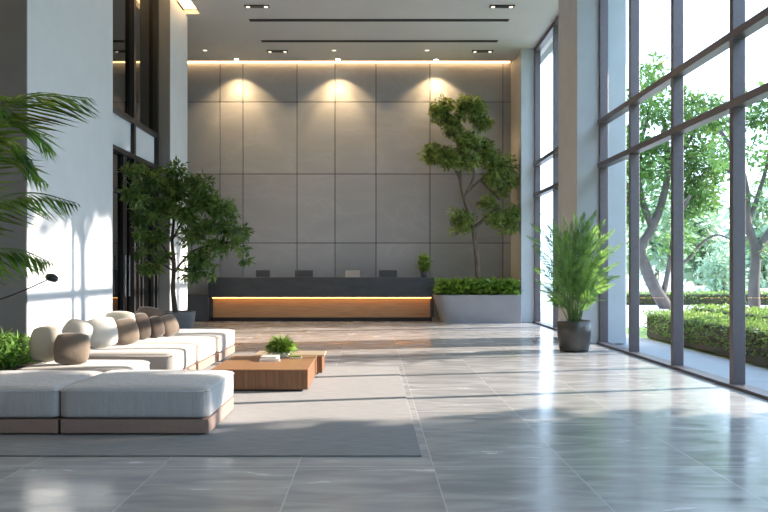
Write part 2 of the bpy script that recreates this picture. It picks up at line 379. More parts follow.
curtain('window_1', -4.0, 12.34, [12.30, 10.86, 9.32, 7.78, 6.24, 4.64, 3.1, 1.6, 0.1, -1.4, -2.9])
curtain('window_2', 13.61, 17.29, [17.24, 15.45, 13.66])
struct(box('trim_6', 3.98, 4.47, -4, 18.9, ZC+0.001, ZC+0.6, 'plaster_grey'))

# left glazed bay -----------------------------------------------------------
XG = -4.3
root = bpy.data.objects.new('window_3', None); COL.objects.link(root); root.location = (XG, 11, 0); struct(root)
bm = bmesh.new()
for y in (10.83, 12.42, 13.74): add_box(bm, XG-0.05, XG+0.08, y-0.05, y+0.05, 0, ZC)
for z in (3.30, 3.93): add_box(bm, XG-0.05, XG+0.09, 10.78, 13.79, z-0.04, z+0.04)
local(root, from_bm('window_frame', bm, 'black_metal', root))
local(root, box('pane', XG-0.01, XG, 10.78, 13.79, 3.97, ZC, 'pane_dark', root))
local(root, box('spandrel_panel', XG-0.01, XG+0.02, 10.78, 13.79, 3.34, 3.89, 'plaster_cool', root))
d = bpy.data.objects.new('door_1', None); COL.objects.link(d); d.location = (XG, 11.6, 0); struct(d)
bm = bmesh.new()
for y in (11.15, 11.95, 12.05, 12.75, 12.95, 13.6): add_box(bm, XG-0.03, XG+0.05, y-0.035, y+0.035, 0.0, 3.26)
add_box(bm, XG-0.03, XG+0.05, 10.9, 13.69, 0, 0.1); add_box(bm, XG-0.03, XG+0.05, 10.9, 13.69, 2.6, 2.66)
local(d, from_bm('door_frame', bm, 'black_metal', d))
local(d, box('pane', XG-0.008, XG, 10.88, 13.69, 0.1, 3.26, 'pane_dark', d))
bm = bmesh.new()
for y in (11.9, 12.1): tube(bm, [(XG+0.09, y, 0.85), (XG+0.09, y, 1.2), (XG+0.09, y, 1.55)], 0.012, 0.012)
local(d, from_bm('door_handle', bm, 'chrome', d))

# LED coves -----------------------------------------------------------------
o = box('light_strip', -6.2, 3.62, 18.50, 18.57, ZC+0.02, ZC+0.05, 'led_warm_wall'); tag(o, 'warm glowing light strip along the top of the grey stone back wall', 'light strip')
o = box('light_strip', CS1-0.33, CS1-0.02, -3.9, 14.94, ZC+0.10, ZC+0.12, 'led_warm'); tag(o, 'warm glowing strip in the ceiling recess beside the left piers', 'light strip')

# ceiling slots and downlights ----------------------------------------------
for (a, b, py, lab) in ((250, 508, 20, 'long black linear ceiling slot, nearer of the two'), (262, 497, 41, 'long black linear ceiling slot, farther one near the stone wall')):
    Y = 5.47*F/(270-py)
    t = thing('ceiling_vent', lab, 'vent', (PX((a+b)/2, Y), Y, ZC))
    local(t, box('slot', PX(a, Y), PX(b, Y), Y-0.045, Y+0.045, ZC-0.012, ZC+0.002, 'dark_void', t))
    bm = bmesh.new()
    add_box(bm, PX(a, Y)-0.02, PX(b, Y)+0.02, Y-0.06, Y-0.045, ZC-0.014, ZC+0.002); add_box(bm, PX(a, Y)-0.02, PX(b, Y)+0.02, Y+0.045, Y+0.06, ZC-0.014, ZC+0.002)
    local(t, from_bm('frame', bm, 'black_metal', t))
for (cx, py, wpx, lab) in ((257, 6, 25, 'rectangular twin ceiling downlight nearest the left, in front of the slots'), (502, 6, 25, 'rectangular twin ceiling downlight nearest the right windows, in front of the slots'),
                      (277.5, 51, 21, 'small rectangular twin ceiling downlight behind the slots on the left'), (482.5, 51, 21, 'small rectangular twin ceiling downlight behind the slots on the right')):
    Y = 5.47*F/(270-py); x = PX(cx, Y); hw = wpx/2/F*Y
    t = thing('ceiling_light', lab, 'ceiling light', (x, Y, ZC), 'twin ceiling downlights')
    hs_ = local(t, box('housing', x-hw, x+hw, Y-0.07, Y+0.07, ZC-0.02, ZC+0.002, 'black_metal', t, 0.004, 1)) or t.children[0]
    for s in (-1, 1):
        bm = bmesh.new(); lathe(bm, [(0.045, -0.026), (0.045, -0.02)], 16, (x+s*hw*0.72, Y, ZC)); from_bm('lens', bm, 'lamp_warm', hs_)
spots = [(205, 50, 0, 'small round ceiling spotlight farthest left, dimmer than its neighbour'), (236.5, 59, 1, 'bright round ceiling spotlight above the left wash of light on the wall'),
         (334, 50, 0, 'small dim round ceiling spotlight in front of the middle bright one'), (338, 59, 1, 'bright round ceiling spotlight above the middle wash of light on the wall'),
         (427, 50, 0, 'small dim round ceiling spotlight right of the linear slots centre, nearer one'), (436, 59.5, 1, 'round ceiling spotlight above the wash of light over the indoor tree')]
for (px, py, br, lab) in spots:
    Y = 5.47*F/(270-py); x = PX(px, Y)
    t = thing('spotlight', lab, 'ceiling light', (x, Y, ZC), 'round ceiling spotlights')
    bm = bmesh.new(); lathe(bm, [(0.075, 0.002), (0.085, -0.012), (0.06, -0.016), (0.05, -0.005)], 20, (x, Y, ZC)); local(t, from_bm('trim_ring', bm, 'lamp_trim', t))
    bm = bmesh.new(); lathe(bm, [(0.05, -0.014), (0.05, -0.005)], 16, (x, Y, ZC)); local(t, from_bm('lens', bm, 'lamp_bright' if br else 'lamp_warm', t))
    if br:
        for (ang, en, tilt) in ((108, 80 if px < 400 else 75, 0.0), (64, 75 if px < 400 else 40, 0.16)):
            ld = bpy.data.lights.new('spot_beam', 'SPOT'); l = bpy.data.objects.new('spot_beam', ld); COL.objects.link(l); l.parent = t
            l.location = (0, 0, -0.03); l.rotation_euler = (tilt, 0, 0); ld.spot_size = math.radians(ang); ld.spot_blend = 0.4; ld.energy = en*2.1; ld.color = (1, 0.69, 0.36); ld.shadow_soft_size = 0.03

# ================================================================== OUTDOORS
o = box('floor_outside', 4.0, 5.25, -12, 40, -0.3, -0.02, 'paving'); o.name = 'pavement'; tag(o, 'grey paved walkway right outside the glass wall', 'pavement', kind='structure')
o = box('lawn', 5.25, 90, -12, 16.2, -0.3, -0.03, 'grass'); tag(o, 'grass ground outside behind the clipped hedges', 'lawn', kind='structure')
o = box('garden_path', 5.25, 90, 16.2, 90, -0.3, -0.028, 'pale_path'); tag(o, 'pale paved path outside beyond the hedges', 'path', kind='structure')
o = box('garden_ground', -60, 4.0, 19.0, 90, -0.3, -0.03, 'grass'); tag(o, 'grass ground behind the building', 'lawn', kind='structure')
def hedge(x0, x1, y0, y1, z1, label, dens=900, size=0.05, kerb=True, group='clipped hedges', m='leaf_hedge'):
    t = thing('hedge', label, 'hedge', ((x0+x1)/2, (y0+y1)/2, -0.02), group)
    c = box('hedge_core', x0+.05, x1-.05, y0+.05, y1-.05, -0.02, z1-0.05, 'hedge_core', t, 0.03, 1); local(t, c)
    B, D = [], []
    lo = 0.10
    faces = [('x', x0, -1, (y1-y0)*(z1-lo)), ('x', x1, 1, (y1-y0)*(z1-lo)), ('y', y0, -1, (x1-x0)*(z1-lo)), ('z', z1, 1, (x1-x0)*(y1-y0))]
    for ax, v, s, area in faces:
        n = int(dens*area); p = np.empty((n, 3)); u = rng.random((n, 3))
        p[:, 0] = x0+(x1-x0)*u[:, 0]; p[:, 1] = y0+(y1-y0)*u[:, 1]; p[:, 2] = lo+(z1-lo)*u[:, 2]
        i = 'xyz'.index(ax); p[:, i] = v-s*0.06*rng.random(n)
        d_ = rng.normal(size=(n, 3))*0.6; d_[:, i] += s*0.8; d_[:, 2] += 0.3
        B.append(p); D.append(d_)
    B = np.concatenate(B); D = np.concatenate(D); n = len(B); ln = size*(0.7+0.6*rng.random(n))
    f = leaf_mesh('foliage', B, D, rng.normal(size=(n, 3))+np.array([0, 0, .8]), ln, ln*0.6, m, t); local(t, f)
hedge(5.28, 6.3, 2.0, 13.7, 0.5, 'low clipped green hedge nearest to the glass wall beside the walkway', 700)
hedge(6.9, 7.9, 2.0, 15.4, 0.52, 'second low clipped hedge, behind the one along the walkway', 260, 0.07)
hedge(7.5, 34, 26.5, 27.7, 0.42, 'long low hedge across the far end of the garden path', 120, 0.10)

def tree(label, base, trunks, clumps, per_vol, size, leafm='leaf_outdoor', bark='bark_outdoor', name='garden_tree', group=None, maxn=40000, clip=None, sub=0.35, shell=0.3, aspect=0.5):
    t = thing(name, label, 'tree', base, group)
    bm = bmesh.new()
    for pts, r0, r1 in trunks: tube(bm, pts, r0, r1)
    local(t, from_bm('trunk', bm, bark, t, True))
    f = clump_leaves('foliage', clumps, per_vol, size, leafm, t, clip, sub=sub, shell=shell, maxn=maxn, aspect=aspect); local(t, f)
    return t
def W(px, py, Y): return (PX(px, Y), Y, PZ(py, Y))
def CL(px, py, rpx, rpy, Y, dy=None): r = rpx/F*Y; return (*W(px, py, Y), r, dy or r, rpy/F*Y)
Y = 24.0
tree('large leafy tree outside with leaning grey trunk, seen through the middle panes', (PX(668, Y), Y, -0.03),
     [([W(668, 309, Y), W(656, 290, Y), W(645, 266, Y), W(641, 248, Y), W(652, 228, Y), W(663, 198, Y), W(668, 165, Y), W(664, 120, Y)], 0.24, 0.08),
      ([W(662, 300, Y), W(666, 282, Y), W(671, 255, Y-.3), W(676, 225, Y-.6), W(690, 195, Y-1)], 0.11, 0.05),
      ([W(645, 262, Y), W(634, 240, Y), W(628, 200, Y), W(622, 160, Y)], 0.12, 0.05),
      ([W(652, 228, Y), W(640, 190, Y), W(640, 150, Y), W(650, 110, Y)], 0.12, 0.05),
      ([W(668, 255, Y), W(684, 262, Y), W(700, 245, Y), W(716, 235, Y), W(733, 240, Y)], 0.07, 0.03),
      ([W(668, 165, Y), W(690, 140, Y), W(705, 105, Y)], 0.10, 0.04)],
     [CL(628, 150, 20, 34, Y), CL(650, 100, 22, 30, Y), CL(622, 208, 18, 22, Y), CL(652, 160, 24, 28, Y), CL(690, 115, 26, 26, Y), CL(704, 160, 30, 26, Y),
      CL(646, 205, 12, 16, Y), CL(690, 205, 18, 22, Y), CL(702, 190, 26, 20, Y), CL(690, 240, 12, 15, Y), CL(660, 248, 10, 12, Y), CL(720, 120, 18, 18, Y), CL(655, 66, 12, 12, Y)], 30, 0.20, maxn=60000)
Y = 18.5
tree('garden tree outside at the far right pane with a thin forked trunk', (PX(754, Y), Y, -0.03),
     [([W(755, 320, Y), W(754, 290, Y), W(755.7, 251, Y), W(748, 225, Y), W(746, 190, Y), W(738, 160, Y), W(720, 130, Y)], 0.16, 0.05),
      ([W(755.7, 253, Y), W(768, 234, Y), W(785, 205, Y), W(795, 160, Y)], 0.12, 0.05),
      ([W(748, 225, Y), W(758, 195, Y), W(768, 160, Y), W(772, 120, Y)], 0.07, 0.03),
      ([W(746, 190, Y), W(735, 175, Y), W(726, 170, Y)], 0.05, 0.03)],
     [CL(760, 110, 26, 20, Y), CL(748, 150, 20, 14, Y), CL(785, 170, 24, 24, Y), CL(725, 150, 16, 14, Y), CL(770, 205, 14, 12, Y), CL(790, 110, 30, 24, Y), CL(745, 200, 10, 8, Y), CL(762, 250, 12, 7, Y)], 36, 0.16, maxn=40000)
# distant trees and bushes, paled by haze painted into the leaf colour
far = [(612, 205, 45, 26, 60, 'tall haze-tinted tree far outside behind the leaning trunk'), (700, 230, 60, 26, 45, 'broad haze-tinted tree in the far distance behind the garden'),
       (760, 225, 52, 26, 55, 'haze-tinted distant tree at the right edge of the glass wall'), (655, 215, 56, 24, 50, 'haze-tinted rounded tree in the distance between the two dark mullions'), (722, 268, 36, 18, 26, 'rounded haze-tinted bush on the path behind the far hedge')]
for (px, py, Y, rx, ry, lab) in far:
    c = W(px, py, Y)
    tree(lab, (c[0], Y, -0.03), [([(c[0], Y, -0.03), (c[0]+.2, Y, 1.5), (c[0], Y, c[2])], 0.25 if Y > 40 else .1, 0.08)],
         [CL(px, py, rx, ry, Y), CL(px-rx*.5, py+ry*.4, rx*.6, ry*.6, Y), CL(px+rx*.5, py+ry*.5, rx*.6, ry*.5, Y), CL(px, py+ry*.85, rx*.9, ry*.4, Y)], 0.9 if Y > 40 else 8, 0.8 if Y > 40 else .35, 'leaf_haze_tint', group='distant pale trees', maxn=12000, sub=1.1 if Y > 40 else .4, shell=0.2)
# unseen trees added beside the building, shaped to keep sun off the hall
def added_shade_tree(x, y, z0, z1, r, lab, dens=1.2):
    zc = (z0+z1)/2
    tree(lab, (x, y, -0.03), [([(x, y, -0.03), (x+.1, y, z0), (x, y, z1-1)], 0.22, 0.06)],
         [(x, y, zc, r, r, (z1-z0)/2), (x+.6, y+.5, zc-.4, r*.8, r*.8, (z1-z0)*.4), (x, y+3.45, zc+1.75, 1.2, .8, 1.2), (x-.5, y+3.3, zc+3.0, 1.2, .9, 1.5), (x+.4, y+3.4, zc+1.9, 1.2, .8, 1.2), (x, y+2.7, zc+.6, 1.2, .8, 1.6)], dens, 0.34, 'leaf_outdoor', maxn=60000, sub=0.6, shell=0.1, name='added_shade_tree')  # extra side clumps added to block sun on the front sofa blocks
added_shade_tree(13, 4.95, 0.5, 9.5, 3.3, 'dense unseen tree added outside to shade the front of the hall', 7)
added_shade_tree(12.5, -3.6, 0.5, 9.5, 3.5, 'dense unseen tree added outside to shade the entrance end of the hall', 7)
for y, lab in ((13.1, 'tall high-crowned tree added out of view beyond the hedges to cut the sun, level with the thick column'), (17.8, 'tall high-crowned tree added out of view to cut the sun, level with the reception desk')):
    tree(lab, (14.2, y, -0.03), [([(14.2, y, -0.03), (14.3, y+.1, 4), (14.2, y, 8.2), (14.2, y, 11)], 0.2, 0.08), ([(14.2, y, 8.2), (14.2, y-1.2, 9.8)], .08, .04), ([(14.2, y, 8.2), (14.2, y+1.2, 9.8)], .08, .04)],
         [(14.2, y-.95, 10.2, 1.2, 1.35, 1.55), (14.2, y+.95, 10.2, 1.2, 1.35, 1.55), (14.2, y, 10.2, 1.2, 1.5, 1.55), (14.2, y, 11.6, 1.2, 2.0, 1.2)], 14, 0.34, 'leaf_outdoor', maxn=20000, sub=0.5, shell=0.1, name='added_shade_tree')  # crowns added out of view to cap the sun patch on the pier

# ================================================================== RECEPTION
YD = 17.6
t = thing('reception_desk', 'long dark stone reception desk with glowing wood lower front', 'desk', (PX(321, YD), YD+0.35, 0))
xa, xb = PX(208, YD), PX(434.5, YD)
bm = bmesh.new(); add_box(bm, xa, xb, YD, YD+0.12, 0.61, 1.12, 0.006, 1); add_box(bm, xa, xb, YD+0.12, YD+0.34, 1.06, 1.12, 0.004, 1)
add_box(bm, xa, xa+0.10, YD+0.12, YD+0.75, 0.10, 1.12); add_box(bm, xb-0.10, xb, YD+0.12, YD+0.75, 0.10, 1.12)
local(t, from_bm('counter_front', bm, 'desk_stone', t))
local(t, box('worktop', xa+.1, xb-.1, YD+0.2, YD+0.75, 0.74, 0.78, 'desk_stone', t))
local(t, box('wood_panel', xa+0.09, xb-0.07, YD+0.13, YD+0.18, 0.10, 0.64, 'oak', t))
local(t, box('plinth', xa+0.05, xb-0.05, YD+0.16, YD+0.7, 0, 0.10, 'black_metal', t))
bm = bmesh.new(); add_box(bm, xa+0.1, xb-0.08, YD+0.03, YD+0.06, 0.592, 0.608)
local(t, from_bm('light_strip', bm, 'led_desk', t))
o = box('side_cabinet', PX(186, YD), xa-0.01, YD+0.05, YD+0.6, 0, 0.68, 'side_stone', None, 0.006, 1); tag(o, 'low grey stone block at the left end of the reception desk', 'cabinet')
for k, (a, b, m_, lab) in enumerate(((256, 270, 'screen_grey', 'dark computer monitor farthest left on the reception desk'), (295, 313, 'screen_grey', 'wide grey computer monitor second from the left on the desk'),
                       (345, 360, 'screen_silver', 'silver computer monitor on the desk, tilted back and paler than the others'), (379, 397, 'screen_grey', 'grey computer monitor on the desk nearest the small potted plant'))):
    Yq = YD+0.5; x0, x1 = PX(a, Yq), PX(b, Yq); xm = (x0+x1)/2; h = 0.30
    t = thing('monitor', lab, 'monitor', (xm, Yq, 0.78), 'monitors behind the reception desk')
    bm = bmesh.new(); add_box(bm, x0-xm, x1-xm, -0.012, 0.012, 0.20, 0.515, 0.008, 2)
    if k == 2:
        bmesh.ops.rotate(bm, verts=bm.verts, cent=(0, 0, .2), matrix=Matrix.Rotation(-0.25, 3, 'X'))
    from_bm('screen', bm, m_, t)
    bm = bmesh.new(); add_box(bm, -0.03, 0.03, -0.03, -0.012, 0.01, 0.3, 0.004, 1); from_bm('stand', bm, 'black_metal', t)
    bm = bmesh.new(); add_box(bm, -0.11, 0.11, -0.09, 0.07, 0, 0.012, 0.004, 1); from_bm('base', bm, 'black_metal', t)

def pot(t, c, prof, m, seg=36):
    bm = bmesh.new(); lathe(bm, prof, seg, c); return local(t, from_bm('pot', bm, m, t, True))
def soil(t, c, r):
    p = [k for k in t.children if k.name.startswith('pot')][0]
    bm = bmesh.new(); lathe(bm, [(r, -0.02), (r*.98, 0), (r*.5, 0.01)], 24, c); from_bm('soil', bm, 'soil', p)

# potted plant on the desk
Yq = YD+0.17; xq = PX(424, Yq)
t = thing('potted_plant', 'small bushy potted plant on the right end of the reception desk', 'plant', (xq, Yq, 1.12))
pot(t, (xq, Yq, 1.12), [(0.07, 0), (0.10, 0.14), (0.095, 0.15), (0.085, 0.12)], 'pot_slate')
soil(t, (xq, Yq, 1.245), 0.08)
B = []; D = []
for i in range(330):
    a = random.uniform(0, 2*PI); e = random.uniform(-0.1, 1.45); h = random.uniform(0, 0.36)
    B.append((xq+random.gauss(0, .04), Yq+random.gauss(0, .04), 1.25+h)); D.append((math.cos(a)*math.cos(e), math.sin(a)*math.cos(e), math.sin(e)))
n = len(B); local(t, leaf_mesh('foliage', np.array(B), np.array(D), np.tile([0, 0, 1.0], (n, 1))+rng.normal(size=(n, 3))*.3, rng.uniform(.14, .22, n), rng.uniform(.035, .06, n), 'leaf_bed', t))
bm = bmesh.new()
for i in range(6): tube(bm, [(xq, Yq, 1.24), (xq+random.uniform(-.05, .05), Yq+random.uniform(-.05, .05), 1.42), (xq+random.uniform(-.12, .12), Yq+random.uniform(-.1, .1), 1.58)], .006, .003, 5, 3)
local(t, from_bm('stem', bm, 'stem_green', t))

# planter with tree ---------------------------------------------------------
YP = 17.0
x0, x1 = PX(434.5, YP), 3.62
t = thing('planter', 'large tapered concrete planter at the right end of the reception desk', 'planter', ((x0+x1)/2, YP+0.35, 0))
bm = bmesh.new()
def rrect(bm, x0, x1, y0, y1, z, r, n=6):
    vs = []
    for cx, cy, a0 in ((x1-.02, y0+.02, -PI/2), (x1-.02, y1-.02, 0), (x0+r, y1-r, PI/2), (x0+r, y0+r, PI)):
        rr = .02 if cx > (x0+x1)/2 else r
        for k in range(n+1): a = a0+PI/2*k/n; vs.append(bm.verts.new((cx+rr*math.cos(a), cy+rr*math.sin(a), z)))
    return vs
loops = [rrect(bm, x0+0.22, x1, YP+0.06, YP+1.0, 0, .2), rrect(bm, x0, x1, YP, YP+1.0, 0.69, .3), rrect(bm, x0+.05, x1-.05, YP+.05, YP+.95, 0.70, .25), rrect(bm, x0+.05, x1-.05, YP+.05, YP+.95, 0.60, .25)]
for a, b in zip(loops, loops[1:]):
    N = len(a)
    for k in range(N): bm.faces.new((a[k], a[(k+1) % N], b[(k+1) % N], b[k]))
bm.faces.new(loops[0][::-1]); bm.faces.new(loops[-1])
local(t, from_bm('box', bm, 'concrete', t))
local(t, box('soil', x0+.3, x1-.1, YP+.12, YP+.9, 0.6, 0.66, 'soil', t))
# bed plants: eight separate rosettes in two rows
groups = 0
for r_ in range(2):
    for k in range(7):
        cx = x0+0.26+(x1-x0-0.46)*(k+.25*r_)/6.3; cy = YP+0.22+0.42*r_
        B, D = [], []
        for i in range(170):
            a = random.uniform(0, 2*PI); e = random.uniform(-0.1, 1.2); h = random.uniform(0.02, 0.30)
            B.append((cx+random.uniform(-.15, .15), cy+random.uniform(-.16, .14), 0.68+h)); D.append((math.cos(a)*math.cos(e), math.sin(a)*math.cos(e)-.2, math.sin(e)))
        n = len(B)
        side = ('front row, ' if r_ == 0 else 'back row, ')+('nearest the desk', 'second from the desk', 'third from the desk', 'fourth from the desk', 'third from the window column', 'second from the window column', 'nearest the window column')[k]
        o = leaf_mesh('leafy_plant', np.array(B)-np.array([cx, cy, .66]), np.array(D), np.tile([0, 0, 1.0], (n, 1))+rng.normal(size=(n, 3))*.35, rng.uniform(.15, .26, n), rng.uniform(.06, .10, n), 'leaf_bed', None, 0.3); o.location = (cx, cy, .66)
        tag(o, 'bright green broad-leaved bedding plant in the concrete planter, '+side, 'plant', 'bedding plants in the concrete planter')
YT = YP+0.5
def T(px, py, dy=0): return W(px, py, YT+dy)
t = thing('indoor_tree', 'slender indoor tree with rounded leaf clumps growing in the concrete planter', 'tree', (PX(478.5, YT), YT, 0.66))
bm = bmesh.new(); b0 = T(478.5, 290); b0 = (b0[0], b0[1], 0.66)
tube(bm, [b0, T(478, 275), T(476, 250), T(473, 226), T(468, 210), T(464, 198), T(460, 178), T(461, 160), T(463, 140), T(458, 122)], 0.075, 0.025, 9)
tube(bm, [T(473, 228), T(481, 222, -.05), T(490, 213, -.1), T(500, 208, -.1)], 0.05, 0.02)
tube(bm, [T(474, 232), T(468, 226, -.1), T(464, 220, -.1)], 0.04, 0.015)
tube(bm, [T(464, 200), T(470, 190), T(480, 180, .1), T(492, 172, .1)], 0.05, 0.015)
tube(bm, [T(467, 193), T(474, 176, -.1), T(472, 160, -.1), T(478, 140, -.1), T(477, 115)], 0.04, 0.015)
tube(bm, [T(460, 178), T(452, 165), T(442, 155)], 0.04, 0.015)
tube(bm, [T(462, 150), T(455, 135), T(446, 120)], 0.035, 0.015)
tube(bm, [T(480, 180, .1), T(490, 190), T(500, 200)], 0.03, 0.012)
local(t, from_bm('trunk', bm, 'bark_grey', t, True))
C_ = []
for (a, b, c, d, dy) in ((440, 112, 11, 11, 0), (452, 126, 11, 10, .1), (446, 103, 8, 7, 0), (472, 110, 14, 11, 0), (482, 122, 9, 9, .1), (466, 104, 9, 7, -.1), (468, 141, 12, 10, -.25),
                      (433, 154, 12, 9, 0), (450, 158, 14, 9, -.15), (468, 160, 12, 9, -.2), (487, 158, 12, 10, 0), (502, 166, 13, 10, .0), (508, 178, 10, 9, .0), (494, 178, 10, 9, -.1), (484, 146, 9, 7, 0),
                      (459, 216, 9, 8, -.1), (468, 223, 9, 8, -.1), (457, 228, 6, 6, -.1), (489, 204, 9, 7, 0), (497, 218, 11, 10, -.1), (511, 214, 11, 11, -.1), (519, 224, 7, 7, -.1), (507, 228, 8, 5, -.1), (500, 192, 8, 5, 0)):
    C_.append(CL(a, b, c, d, YT+dy))
f = clump_leaves('foliage', C_, 800, 0.10, 'leaf_olive', t, lambda B: (B[:, 0] < 3.60) & (B[:, 1] < YB-.1), sub=0.10, shell=0.2, maxn=60000); local(t, f)

# ================================================================== RIGHT FERN PALM
YF = 11.25; xf = PX(574, YF)
t = thing('potted_palm', 'tall feathery green palm in a brown round pot beside the window column', 'plant', (xf, YF, 0))
pot(t, (xf, YF, 0), [(0.215, 0), (0.235, 0.04), (0.262, 0.28), (0.268, 0.49), (0.25, 0.49), (0.24, 0.44)], 'pot_brown')
soil(t, (xf, YF, 0.455), 0.235)
fr = ([], [], [], [], []); bms = bmesh.new()
tips = [(541, 214), (552, 219), (563, 216), (572, 222), (584, 213), (596, 211), (605, 220), (614, 230), (622, 244), (531, 224), (533, 246), (534, 268), (546, 236), (600, 238), (619, 262), (578, 230), (590, 236), (558, 238), (540, 290), (614, 284), (569, 250), (583, 256), (552, 262), (604, 260), (527, 236), (575, 212), (595, 226), (548, 226), (536, 280), (610, 246), (566, 232), (588, 222), (540, 258), (620, 276), (574, 268), (560, 275), (592, 272), (606, 300), (546, 302)]
for i, (a, b) in enumerate(tips):
    dy = random.uniform(-0.55, 0.45) if a < 598 else random.uniform(-1.15, -0.5); Yt = YF+dy
    tip = Vector(W(a, b, Yt)); tip.x = min(tip.x, 3.84)
    base = Vector((xf+random.uniform(-.1, .1), YF+random.uniform(-.1, .1), 0.44))
    m1 = base.lerp(tip, 0.5); m1.x += (tip.x-base.x)*.04; m1.z = max(tip.z*.80+.10, m1.z+.16)+random.uniform(-.08, .05); m0 = base.lerp(m1, .5); m0.x = base.x+(m1.x-base.x)*.35
    tube(bms, [base, m0, m1, tip], 0.009, 0.003, 5, 5)
    view = Vector((0.15*random.uniform(-2, 2), -1, 0.25+random.uniform(-.3, .3)))
    frond(*fr, [base, m0, m1, tip], 32, 0.185, 0.0155, ang=0.85, droop=0.08, plane=view, start=0.36)
local(t, from_bm('stem', bms, 'stem_green', t))
A = [np.array(q) for q in fr]; k = (A[0][:, 0]+A[1][:, 0]*A[3] < 3.93) & ((A[0][:, 1]+A[1][:, 1]*A[3] < 12.25))
local(t, leaf_mesh('leaflets', A[0][k], A[1][k], A[2][k], A[3][k], A[4][k], 'leaf_fern', t, 0.12))

# ================================================================== LEFT DARK TREE
YL = 12.0; xl = PX(175.5, YL)
t = thing('potted_tree', 'dark green bushy indoor tree in a slate pot behind the sofa', 'tree', (xl, YL, 0))
pot(t, (xl, YL, 0), [(0.23, 0), (0.27, 0.03), (0.335, 0.56), (0.335, 0.59), (0.31, 0.59), (0.305, 0.52)], 'pot_slate')
soil(t, (xl, YL, 0.55), 0.28)
bm = bmesh.new()
def T2(px, py, dy=0): return W(px, py, YL+dy)
b0 = (xl, YL, 0.54)
tube(bm, [b0, T2(173, 290), T2(174, 265), T2(172, 240), T2(174, 215), T2(170, 190), T2(174, 168)], 0.045, 0.012)
tube(bm, [T2(173, 275), T2(182, 262), T2(195, 250), T2(215, 245), T2(235, 240)], 0.022, 0.006)
tube(bm, [T2(173, 262), T2(162, 245), T2(150, 230), T2(138, 205, -.3)], 0.022, 0.006)
tube(bm, [T2(172, 240), T2(184, 220), T2(200, 205), T2(220, 200)], 0.02, 0.006)
tube(bm, [T2(174, 220), T2(160, 200), T2(140, 180, -.4)], 0.018, 0.006)
tube(bm, [T2(172, 270), T2(158, 262), T2(145, 262, -.2)], 0.015, 0.005)
tube(bm, [T2(178, 268), T2(188, 272), T2(205, 268)], 0.014, 0.005)
local(t, from_bm('trunk', bm, 'bark_dark', t, True))
C_ = []
for (a, b, c, d, dy) in ((128, 172, 11, 9, -.9), (132, 195, 14, 10, -.8), (142, 216, 14, 9, -.5), (150, 180, 14, 10, -.3), (175, 170, 12, 8, 0), (172, 190, 16, 11, 0), (196, 184, 15, 10, 0), (205, 202, 16, 10, .1),
                      (185, 212, 16, 10, -.1), (160, 208, 14, 10, -.2), (222, 210, 14, 9, 0), (225, 226, 14, 9, 0), (240, 232, 10, 7, 0), (205, 226, 14, 9, 0), (240, 246, 9, 6, 0), (218, 246, 14, 8, 0), (192, 236, 13, 9, .1),
                      (150, 240, 13, 9, -.2), (137, 250, 9, 9, -.3), (148, 266, 13, 9, -.1), (160, 258, 9, 7, 0), (200, 258, 14, 9, 0), (192, 272, 11, 8, 0), (208, 272, 9, 6, 0), (136, 232, 9, 7, -.5), (247, 258, 5, 6, 0), (162, 230, 8, 8, .1)):
    C_.append(CL(a, b, c*.95, d*.9, YL+dy, c/F*YL*1.15))
f = clump_leaves('foliage', C_, 800, 0.105, 'leaf_ficus', t, lambda B: (B[:, 0] > -3.93), sub=0.10, shell=0.1, maxn=48000, up=0.0, aspect=0.4); local(t, f)

# ================================================================== RUG
o = box('rug', -4.6, 0.34, 4.87, 9.35, 0.0, 0.012, 'rug_wool', None, 0.004, 1); tag(o, 'large flat grey woven rug under the sofa modules and coffee table', 'rug')

# ================================================================== SOFAS
def cushion_box(bm, x0, x1, y0, y1, z0, z1, r=0.035, puff=0.014):
    nx, ny, nz = 18, 18, 6
    r3 = bmesh.new(); add_box(r3, x0, x1, y0, y1, z0, z1)
    bmesh.ops.subdivide_edges(r3, edges=r3.edges[:], cuts=15, use_grid_fill=True)
    c = Vector(((x0+x1)/2, (y0+y1)/2, (z0+z1)/2)); h = Vector(((x1-x0)/2, (y1-y0)/2, (z1-z0)/2))
    for v in r3.verts:
        p = v.co-c; q = Vector([max(-h[i]+r, min(h[i]-r, p[i])) for i in range(3)])
        # warp grid towards the edges so the roundings have vertices
        d = p-q
        if d.length > 1e-6: p = q+d.normalized()*min(r, d.length if max(abs(d[i]) for i in range(3)) < r-1e-5 else r)
        u, w_ = p.x/h.x, p.y/h.y
        fz = p.z/h.z
        if fz > 0: p.z += puff*(1-u**4)*(1-w_**4)
        k = (1-fz*fz)
        p.x += puff*0.5*u*k*(1-w_**4); p.y += puff*0.5*w_*k*(1-u**4)
        v.co = c+p
    me = bpy.data.meshes.new('tmp'); r3.to_mesh(me); r3.free(); bm.from_mesh(me); bpy.data.meshes.remove(me)
